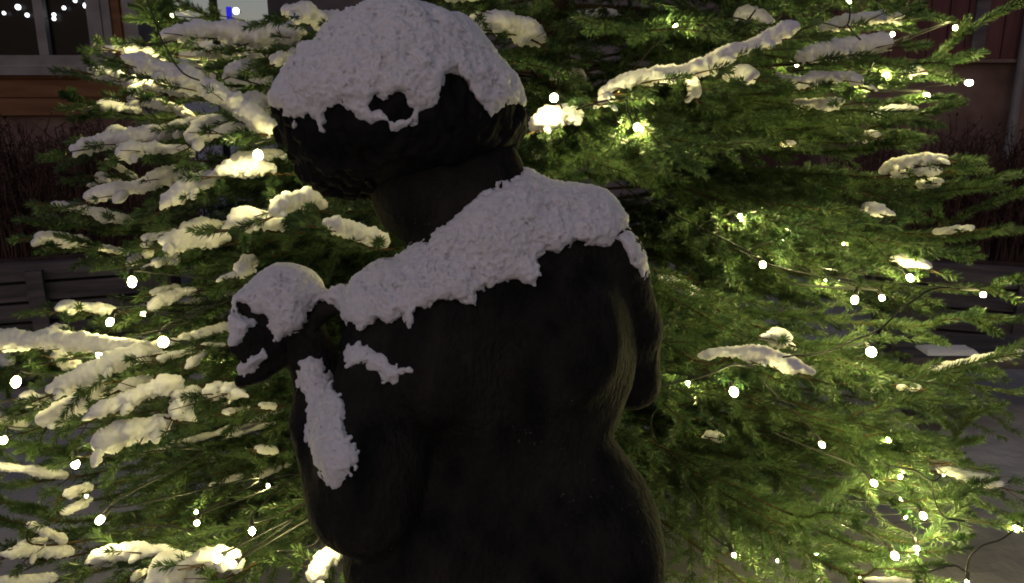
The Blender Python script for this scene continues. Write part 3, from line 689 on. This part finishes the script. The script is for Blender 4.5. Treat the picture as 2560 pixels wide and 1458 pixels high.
# snow lying along branches: (outer tip first ... inner end), thickness in px, depth offset
SNOW = [
 ([(397,90),(450,82),(520,78),(640,85),(768,82)],42,0), ([(708,28),(760,30),(815,52),(870,52)],40,.05), ([(282,112),(350,130),(410,155)],30,.0),
 ([(300,140),(390,170),(470,198),(560,240),(640,300),(702,325)],38,-.07), ([(410,155),(470,172),(522,202)],26,.03), ([(218,172),(280,188),(350,208),(420,225),(462,234)],26,-.02),
 ([(238,260),(290,264),(355,278)],24,.02), ([(315,246),(400,260),(450,277),(490,298)],22,.05), ([(566,182),(615,162),(655,142)],30,.04), ([(525,122),(552,140)],25,.06),
 ([(683,154),(745,130)],20,.05), ([(608,268),(640,262),(665,290)],46,.05), ([(172,374),(260,352),(340,345),(440,320),(525,297)],34,0), ([(270,330),(320,335)],28,.0),
 ([(468,352),(510,325),(565,297)],46,-.02), ([(548,322),(620,325),(702,330)],30,.0), ([(292,384),(355,372),(430,372),(490,390)],32,-.02), ([(262,398),(345,445)],12,.03),
 ([(242,436),(302,456)],22,.04), ([(538,428),(600,418),(692,422)],34,-.05), ([(207,494),(280,476),(365,462),(420,438),(482,428)],36,0), ([(402,514),(450,480),(510,448),(542,436)],36,-.03),
 ([(127,508),(200,522),(290,545),(332,550)],20,.0), ([(678,530),(720,508),(780,492),(816,518)],32,.0), ([(573,556),(640,545),(727,564)],46,-.05), ([(448,572),(500,562),(560,562)],30,.02),
 ([(806,556),(870,570),(930,592),(972,608)],40,.0), ([(395,604),(490,598),(578,596)],38,-.06), ([(84,590),(160,600),(232,614)],28,.0), ([(232,616),(342,636)],14,.02),
 ([(366,606),(372,640)],16,.04), ([(318,662),(345,642)],18,.02), ([(383,657),(445,640)],22,.0), ([(596,684),(632,640)],26,.0), ([(375,732),(450,716)],12,.02), ([(372,772),(415,745),(492,722)],18,-.02),
 ([(138,772),(200,766),(292,774)],20,.0), ([(110,832),(172,822)],26,.0), ([(-60,846),(60,852),(140,850),(250,862),(370,874),(402,882)],38,-.05), ([(133,888),(200,918)],25,-.02),
 ([(112,978),(210,940),(300,897),(382,876)],36,-.08), ([(394,898),(445,885),(502,870)],17,.0), ([(464,922),(515,878)],17,.0), ([(503,862),(562,862)],10,.02),
 ([(217,1042),(305,1005),(415,962),(442,966)],36,-.08), ([(428,985),(468,985),(490,992)],48,-.06), ([(445,1040),(462,1000)],36,-.06), ([(229,1118),(305,1087),(385,1065),(427,1042)],40,-.08), ([(92,1054),(160,1030),(215,985),(242,948)],42,-.05),
 ([(216,972),(305,992)],26,-.05), ([(298,970),(382,940)],22,-.03), ([(53,990),(125,1012)],35,-.03), ([(-30,1040),(75,1058)],30,-.02), ([(530,974),(552,978)],30,.0), ([(567,974),(602,976)],28,.0),
 ([(558,1032),(622,1018)],14,.02), ([(-50,1162),(77,1175),(172,1188)],20,-.05), ([(158,1238),(232,1214)],18,.0), ([(153,1286),(230,1245)],17,.0), ([(68,1308),(167,1352)],18,.0), ([(6,1387),(95,1376),(187,1380)],26,-.03),
 ([(44,1364),(117,1347)],15,.0), ([(212,1410),(270,1385),(383,1375),(452,1394)],30,-.04), ([(362,1470),(440,1418),(505,1460)],78,-.06), ([(480,1402),(545,1392),(604,1412)],44,-.04), ([(333,1452),(364,1420)],18,-.02),
 ([(778,1458),(805,1402),(852,1385)],30,.0), ([(-40,1456),(150,1444)],18,-.03), ([(843,884),(857,934)],30,.05), ([(650,1012),(687,1016)],16,.02), ([(640,1120),(690,1128)],14,.1), ([(30,905),(-60,890)],26,-.02),
 # right side
 ([(2000,62),(1918,95),(1820,136),(1745,168),(1655,188),(1570,198),(1495,240)],35,-.05), ([(1335,314),(1400,288),(1457,284)],38,-.02), ([(1505,250),(1530,246)],28,-.04), ([(1742,240),(1726,198)],26,-.02),
 ([(1892,186),(1815,182)],30,.03), ([(2234,106),(2180,110),(2070,124),(1985,145)],36,-.02), ([(2264,36),(2200,43),(2115,56),(2045,74)],25,.03), ([(1928,70),(1890,42),(1843,26)],38,.08), ([(2152,204),(2115,190),(2045,196),(1983,216)],28,0),
 ([(2112,252),(2050,262),(1983,256)],23,.03), ([(2297,272),(2240,273),(2158,292)],19,.0), ([(2005,200),(1930,190)],17,.06), ([(2302,170),(2253,180)],24,.0), ([(2372,393),(2255,406),(2198,432)],23,0), ([(2357,425),(2225,437)],17,.02),
 ([(2357,453),(2295,460)],15,0), ([(2437,568),(2330,580)],17,0), ([(2327,668),(2290,655),(2222,648)],17,0), ([(1987,358),(1953,359)],13,.03), ([(2197,335),(2138,347)],22,.03), ([(1213,52),(1280,62),(1362,98)],52,.12),
 ([(2202,526),(2163,514)],25,.04), ([(1542,30),(1423,50)],28,.4), ([(1398,182),(1452,197)],32,.45), ([(2026,930),(1960,906),(1900,884),(1830,880),(1743,890)],33,-.06), ([(1935,838),(1962,852)],28,0), ([(2560,877),(2440,899),(2318,926)],16,-.03),
 ([(2512,1213),(2420,1190),(2338,1172)],22,0), ([(2302,968),(2245,968)],14,0), ([(2312,1456),(2160,1450)],14,-.05), ([(1700,720),(1740,735)],30,.5), ([(1770,1085),(1800,1095)],22,.4), ([(1650,700),(1690,720)],40,.55),
]
# long shoots without snow on the right, the upper left and below (outer tip first)
SHOOTS = [
 ([(2580,-8),(2480,40),(2400,92),(2330,150),(2240,200)],0), ([(2575,468),(2450,520),(2360,562),(2270,592)],0), ([(2512,566),(2420,590),(2290,604)],-.02), ([(2500,440),(2400,470),(2240,500),(2150,520)],0), ([(2490,452),(2330,500),(2200,540)],.04),
 ([(2562,690),(2500,705),(2420,725)],-.05), ([(2512,797),(2450,795),(2360,800),(2250,815)],-.03), ([(2575,880),(2440,905),(2300,945),(2150,965)],-.02), ([(2376,1006),(2280,1000),(2150,1030),(2060,1050)],0), ([(2392,263),(2280,290),(2150,305),(2040,320)],0),
 ([(2320,32),(2260,45),(2150,70)],.02), ([(2240,10),(2180,25),(2120,60)],.05), ([(2440,130),(2380,150),(2300,180),(2230,210)],.03), ([(2450,400),(2380,425),(2250,460)],.03), ([(2330,620),(2440,630),(2240,600)][:1]+[(2250,610),(2150,600)],.03),
 ([(2440,640),(2330,632),(2220,640)],.02), ([(2330,245),(2240,255),(2120,285)],.05), ([(2260,360),(2180,365),(2080,380)],.03), ([(2250,300),(2180,320),(2080,345)],.02), ([(2560,1290),(2530,1295),(2480,1310)],-.02), ([(2400,1240),(2300,1250),(2180,1240)],0),
 ([(2480,1200),(2400,1215),(2300,1215)],0.02), ([(2320,1130),(2230,1125),(2120,1110)],.03), ([(2270,1080),(2200,1085),(2090,1075)],0), ([(1690,405),(1640,350),(1590,290),(1560,245)],-.06), ([(1640,420),(1610,360),(1580,300)],-.06), ([(2440,1020),(2380,1100),(2330,1160)],0),
 ([(2420,1340),(2330,1345),(2200,1340)],-.03), ([(2300,1430),(2200,1420),(2080,1415)],-.04), ([(2150,1290),(2060,1280),(1950,1275)],.05), ([(2350,1380),(2250,1380),(2150,1370)],0),
 ([(345,0),(370,40),(420,90),(440,120)],-.03), ([(430,-5),(500,30),(560,70),(620,90)],.05), ([(335,15),(400,20),(480,60)],0), ([(1500,420),(1470,370),(1440,320)],-.03), ([(1420,440),(1400,380),(1400,320)],0), ([(1400,400),(1320,410),(1300,370)],.02),
 ([(1960,960),(1900,930),(1860,915)],-.07), ([(20,985),(5,930),(-20,900)],-.06), ([(200,600),(300,640),(400,650)],.03), ([(100,560),(200,570),(320,580)],.03), ([(165,235),(230,262),(300,290)],.02), ([(-40,1290),(60,1310),(150,1330)],.02), ([(-60,1250),(100,1270),(220,1300)],.03),
 ([(150,870),(60,870),(-60,880)],.02), ([(-40,1110),(60,1110),(170,1130)],.02), ([(60,1130),(150,1120),(260,1150)],.02),
]
def inward(p, rise):                            # from a branch's inner end to the trunk, dipping slightly
    z = max(.25, p[2]-.10+rise)
    q = np.array([TX, TY, z]); m = (p+q)/2; m[2] += .02; return [m, q]
def clear(P):                                   # does a path stay clear of the statue?
    return not np.any((P[:, 1] < 1.50) & (P[:, 0] > -.42) & (P[:, 0] < .30) & (P[:, 1] < 1.42))
BR = []
for k, (pp, th, off) in enumerate(SNOW):
    n = len(pp); pts = []
    for i, (x, y) in enumerate(pp):
        d = depth_at(*pp[n//2])+off-(.05 if th >= 24 and n > 3 else 0)+.10*(i/(n-1)-.5)+random.uniform(-.02, .02)*(i == 0)
        pts.append((x, y, d))
    area = th*np.linalg.norm(np.array(pp[0])-np.array(pp[-1]))
    BR.append((area, pts, th, k))
for k, (pp, off) in enumerate(SHOOTS):
    n = len(pp); pts = [(x, y, depth_at(*pp[n//2])+off+.16*(i/(n-1)-.5)) for i, (x, y) in enumerate(pp)]
    L = np.linalg.norm(np.array(pp[0])-np.array(pp[-1])); BR.append((L*18, pts, 0, 200+k))
BR.sort(key=lambda b: -b[0])
crown = Foliage(); crown_snow = MB()
for area, pts, th, k in BR:
    if th: bury(resample(np.array([at(*p) for p in pts]), .012), th/F*np.mean([p[2] for p in pts]))
for rank, (area, pts, th, k) in enumerate(BR):
    W = np.array([at(*p) for p in pts]); own = rank < 100
    fo = Foliage() if own else crown; sn = MB() if own else crown_snow
    dm = np.mean([p[2] for p in pts]); t = th/F*dm
    tip = W[0]+(W[0]-W[1])/np.linalg.norm(W[0]-W[1])*(.035 if th else .01)
    drop = np.array([0, 0, t*.42]); S = W-drop; S = np.vstack([[tip-drop*1.0], S])
    L = np.linalg.norm(np.diff(S, axis=0), axis=1).sum()
    P = resample(list(S)+inward(S[-1], random.uniform(-.05, .05)), .02)
    vis = min(L+.10, .9*np.linalg.norm(np.diff(P, axis=0), axis=1).sum())
    seg = np.concatenate([[0], np.cumsum(np.linalg.norm(np.diff(P, axis=0), axis=1))]); cut = max(3, int(np.searchsorted(seg, vis)))
    A = P[:cut][::-1]; B = P[cut-1:][::-1]         # visible outer part, inner part toward the trunk
    big = th >= 24 or not th
    fo.spray(A, .045 if th < 20 and th else (.095 if th else .13), .030 if th else .070, dens=(2500 if th else 3000) if big else 1800, ln=.020, wd=.0022, r=.0032, bare=0, sub=False, droop=.06)
    if clear(B) and len(B) > 3: fo.spray(B, .18, .045, dens=1300, ln=.021, wd=.0025, r=.005, bare=.25, sub=False, droop=.08)
    elif len(B) > 2: fo.stem(B, .0028, .0018)
    if th:
        Q = resample(W, .008); snow_strip(sn, Q, t*1.16*(1+.18*vnoise(np.stack([Q[:, 0]*11, Q[:, 1]*11, Q[:, 0]*0+k], -1))), k, wide=1.25)
        if th >= 22:                                      # lobes of snow on the side shoots
            TT = tangents(Q); x = random.uniform(.02, .04); sg = random.choice([-1, 1]); st_ = np.linalg.norm(Q[1]-Q[0])
            while x < len(Q)*st_-.02:
                i = min(int(x/st_), len(Q)-1); q = np.cross(TT[i], [0, 0, 1.]); q /= max(np.linalg.norm(q), 1e-6); sg = -sg
                dd = -TT[i]*.6+q*sg*.8+np.array([0, 0, random.uniform(-.22, .05)]); dd /= np.linalg.norm(dd); l = random.uniform(.025, .055)
                p0 = Q[i]-np.array([0, 0, t*.12]); v = np.linspace(0, 1, 6)[:, None]
                snow_strip(sn, p0+dd*l*v-np.array([0, 0, .01])*v**2, np.linspace(.75, .42, 6)*t*random.uniform(.7, 1.0), k+x*50, wide=1.2)
                x += random.uniform(.035, .08)
    if own:
        o = adopt(fo.build('branch'), TREE)
        if th: so = sn.build('snow', M['snow'], smooth=True); so.parent = o

# filling whorls all round the trunk
def reach(z): return float(np.interp(z, [.25, .7, 1.1, 1.5, 1.9, 2.6, 3.9], [1.32, 1.30, 1.20, 1.05, .92, .68, .05]))
z = .40; idx = 0
while z < 3.5:
    nb = 11 if z < 2.0 else 5
    for q in range(nb):
        a = idx*2.399+RNG.normal(0, .15); idx += 1
        dx, dy = math.cos(a), math.sin(a); R_ = reach(z)*RNG.uniform(.74, .99)
        front = dy < .35
        if dy < 0: R_ = min(R_, RNG.uniform(.70, .86)/max(.35, -dy))        # the statue stands on this side
        if z > 1.42 and dx < -.45: R_ *= .58
        z0 = z+RNG.normal(0, .03); v = np.linspace(0, 1, max(6, int(R_/.03)))
        P = np.stack([TX+dx*R_*v+.03*np.sin(v*5+idx), TY+dy*R_*v, z0+R_*(.10*v-.34*v**1.6+.16*v**3)], -1)
        low = z < .85 and dx > .1
        crown.spray(P, .30*min(1, R_), (.058 if not low else .066) if front else .09, dens=1150 if front else 480, ln=.021, wd=.0026 if front else .0034, r=.007, bare=.20 if front else .3, sub=z < 2.0, prob=.95 if not low else .85, droop=.12)
        if front and .55 < z < 1.75 and dx < -.12:
            for _ in range(int(RNG.integers(3, 7))):
                a0 = RNG.uniform(.30, .9); l = RNG.uniform(.07, .20)/R_; i0, i1 = int(a0*(len(v)-1)), int(min(1, a0+l)*(len(v)-1))+1
                if i1-i0 < 3: continue
                th = RNG.uniform(.012, .024); sd = RNG.normal(0, .035); C = P[i0:i1]+np.array([-dy*sd, dx*sd, th*.45])
                snow_strip(crown_snow, C, th, idx*3.3+a0*9, wide=1.3)
    z += .105 if z < 2.0 else .2
print('CROWN needles', sum(len(n) for n in crown.N)//4)
cw = adopt(crown.build('crown'), TREE); cw['kind'] = 'stuff'
if crown_snow.V: so = crown_snow.build('snow', M['snow'], smooth=True); so.parent = cw; so['kind'] = 'stuff'

# ------------------------------------------------------------------ strings of lights
BULBS = [
 (395,55,18),(380,160,30),(490,178,20),(645,388,42),(1065,10,12),(330,705,40),(275,805,30),(358,785,20),(408,855,46),(248,886,28),(40,955,44),(557,905,12),(590,880,12),
 (8,1100,34),(188,1160,36),(120,1192,13),(215,1240,14),(250,1300,34),(490,1280,13),(492,1308,22),(630,1328,26),(810,1322,28),(545,1396,40),(582,1412,34),(437,1378,11),(670,1215,14),
 (1688,65,26),(1385,245,38),(1592,318,30),(2123,5,16),(2232,86,16),(2388,70,20),(1992,162,14),(2215,190,28),(2317,240,28),(2423,207,30),(2158,200,15),(2365,262,11),(1850,540,16),(1962,600,16),(1907,662,28),
 (2275,695,28),(2137,750,32),(2205,745,22),(2458,737,26),(2178,880,42),(1835,980,40),(2055,1112,24),(2220,1098,13),(2185,1208,26),(2250,1192,16),(2250,1250,14),(2308,1290,26),(2360,1185,16),(2265,1293,13),
 (2540,1320,24),(2292,1375,28),(2237,1390,30),(2300,1418,13),(2042,1388,12),(1945,1402,10),(1835,1388,15),(2150,1440,10),(2418,1455,14),(2065,700,10),(1720,958,9),(2110,610,12),(1960,110,12),(430,40,12)]
TRACED = [([(365,-5),(385,50),(400,95),(440,160),(465,186),(500,200)],1.52), ([(1440,276),(1500,258),(1560,243),(1572,275),(1582,305)],1.36), ([(1830,46),(1870,55),(1920,78)],1.5), ([(1870,55),(1888,28)],1.5),
 ([(2020,48),(2070,62),(2118,65),(2123,12)],1.55), ([(2118,65),(2152,98)],1.55), ([(2215,140),(2185,152),(2166,194)],1.6), ([(1648,966),(1760,940),(1830,916),(1902,912)],1.36), ([(1958,892),(2050,880),(2130,852),(2200,820),(2245,780),(2262,766),(2300,742),(2350,720),(2402,722)],1.42),
 ([(2195,1146),(2222,1164),(2280,1175),(2332,1204),(2358,1188)],1.5), ([(2332,1204),(2336,1250),(2360,1292),(2412,1305)],1.5), ([(2222,1164),(2214,1190)],1.5), ([(2290,1398),(2314,1432),(2350,1420),(2390,1414),(2416,1426),(2430,1386),(2490,1350),(2540,1322)],1.5), ([(2416,1426),(2418,1452)],1.5),
 ([(490,1330),(430,1318),(330,1308)],1.5), ([(690,1382),(780,1366),(812,1328)],1.48)]
def bulb_depth(px, py, s): return depth_at(px, py)-.06+np.interp(s, [10, 16, 26, 34, 46], [.45, .22, .04, -.04, -.08])-(.12 if s > 30 and px < 700 and py > 690 else 0)
groups = {'A': [], 'B': [], 'C': [], 'D': []}
for b in BULBS: groups[('A' if b[1] < 600 else 'B') if b[0] < 1200 else ('C' if b[1] <= 760 else 'D')].append(b)
LAB = {'A': 'string of warm white bulbs on the spruce branches left of the statue head', 'B': 'string of warm white bulbs on the snowy branches left of the raised hand', 'C': 'string of warm white bulbs on the branches right of the statue head', 'D': 'string of warm white bulbs low in the spruce, right of the statue hip'}
for g, bs in groups.items():
    root = empty('string_lights', (TX, TY, 1.0)); tag(root, LAB[g], 'string lights', 'strings of warm lights on the spruce')
    pts = [(at(b[0], b[1], bulb_depth(*b)), b) for b in bs]
    order = [pts.pop(0)]
    while pts:
        j = min(range(len(pts)), key=lambda i: np.linalg.norm(pts[i][0]-order[-1][0])); order.append(pts.pop(j))
    wire = MB(); ends = []
    for p, b in order:
        d = bulb_depth(*b); r = np.clip(b[2]*d/F*.5*.54, .0030, .0100)
        ax = np.array([random.uniform(-.5, .5), random.uniform(.4, 1.0), random.uniform(.1, .8)]); ax = np.array([.1, 1.0, -.25]) if 1390 < b[1] < 1415 and b[0] < 700 else ax; ax /= np.linalg.norm(ax)
        bb = MB(); sphere(bb, (0, 0, 0), r, 12, 8, (random.uniform(.85, 1.05), random.uniform(.85, 1.05), random.uniform(1.05, 1.4))); bo = bb.build('bulb', bulb_mat(r, .6 if b[0] < 700 and b[1] > 690 else {'A': 1.25, 'B': 1.2, 'C': 1.5, 'D': 1.3}[g]), smooth=True)
        bo.location = p; bo.rotation_euler = Vector(ax).to_track_quat('Z', 'Y').to_euler(); bo.parent = root
        bo.matrix_parent_inverse = Matrix.Translation(root.location).inverted()
        so = MB(); add_tube(so, [(0, 0, r*.95), (0, 0, r*.95+.006), (0, 0, r*.95+.022)], [.0048, .0055, .0032], 8); so.build('socket', M['cable'], bo, True)
        ends.append(p+ax*(r+.022))
    way = [ends[0]]
    for a, b in zip(ends[:-1], ends[1:]):
        L = np.linalg.norm(b-a); m = (a+b)/2; c = np.array([TX, TY, m[2]]); way += [m+(c-m)*min(.5, .10+.45*L)+np.array([0, 0, -.01-.04*L]), b]
    add_tube(wire, resample(way, .02), .0017, 6); adopt(wire.build('cable', M['cable'], smooth=True), root)
    for pp, d in TRACED:
        cx, cy = np.mean(pp, 0)
        gg = ('A' if cy < 600 else 'B') if cx < 1200 else ('C' if cy <= 760 else 'D')
        if gg == g:
            q = resample([at(x, y, d+.01*math.sin(i*2)) for i, (x, y) in enumerate(pp)], .01); q = q+.003*np.stack([vnoise(q*40+k*5) for k in range(3)], -1)
            adopt(add_tube(MB(), q, .0017, 6).build('cable', M['cable'], smooth=True), root)

# reflections of outside lights in the dark window, built as glowing bulbs
root = empty('window_reflections', (-4.2, 6.2, 1.9)); tag(root, 'reflections of small white lights in the dark window of the ochre house, built as glowing bulbs', 'string lights')
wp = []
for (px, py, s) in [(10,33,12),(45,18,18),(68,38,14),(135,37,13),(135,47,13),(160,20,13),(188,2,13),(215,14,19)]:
    p = hit(px, py, YL-.012); wp.append(p); bo = sphere(MB(), (0, 0, 0), s/F*6.2*.36, 10, 6).build('bulb', M['white_lamp_and_reflections'], smooth=True); bo.location = p; bo.parent = root; bo.matrix_parent_inverse = Matrix.Translation(root.location).inverted()
wp.sort(key=lambda p: p[0]); wm = MB(); add_tube(wm, resample(wp, .03), .003, 5); adopt(wm.build('cable', M['cable'], smooth=True), root)  # added cable, only joins the glowing reflections
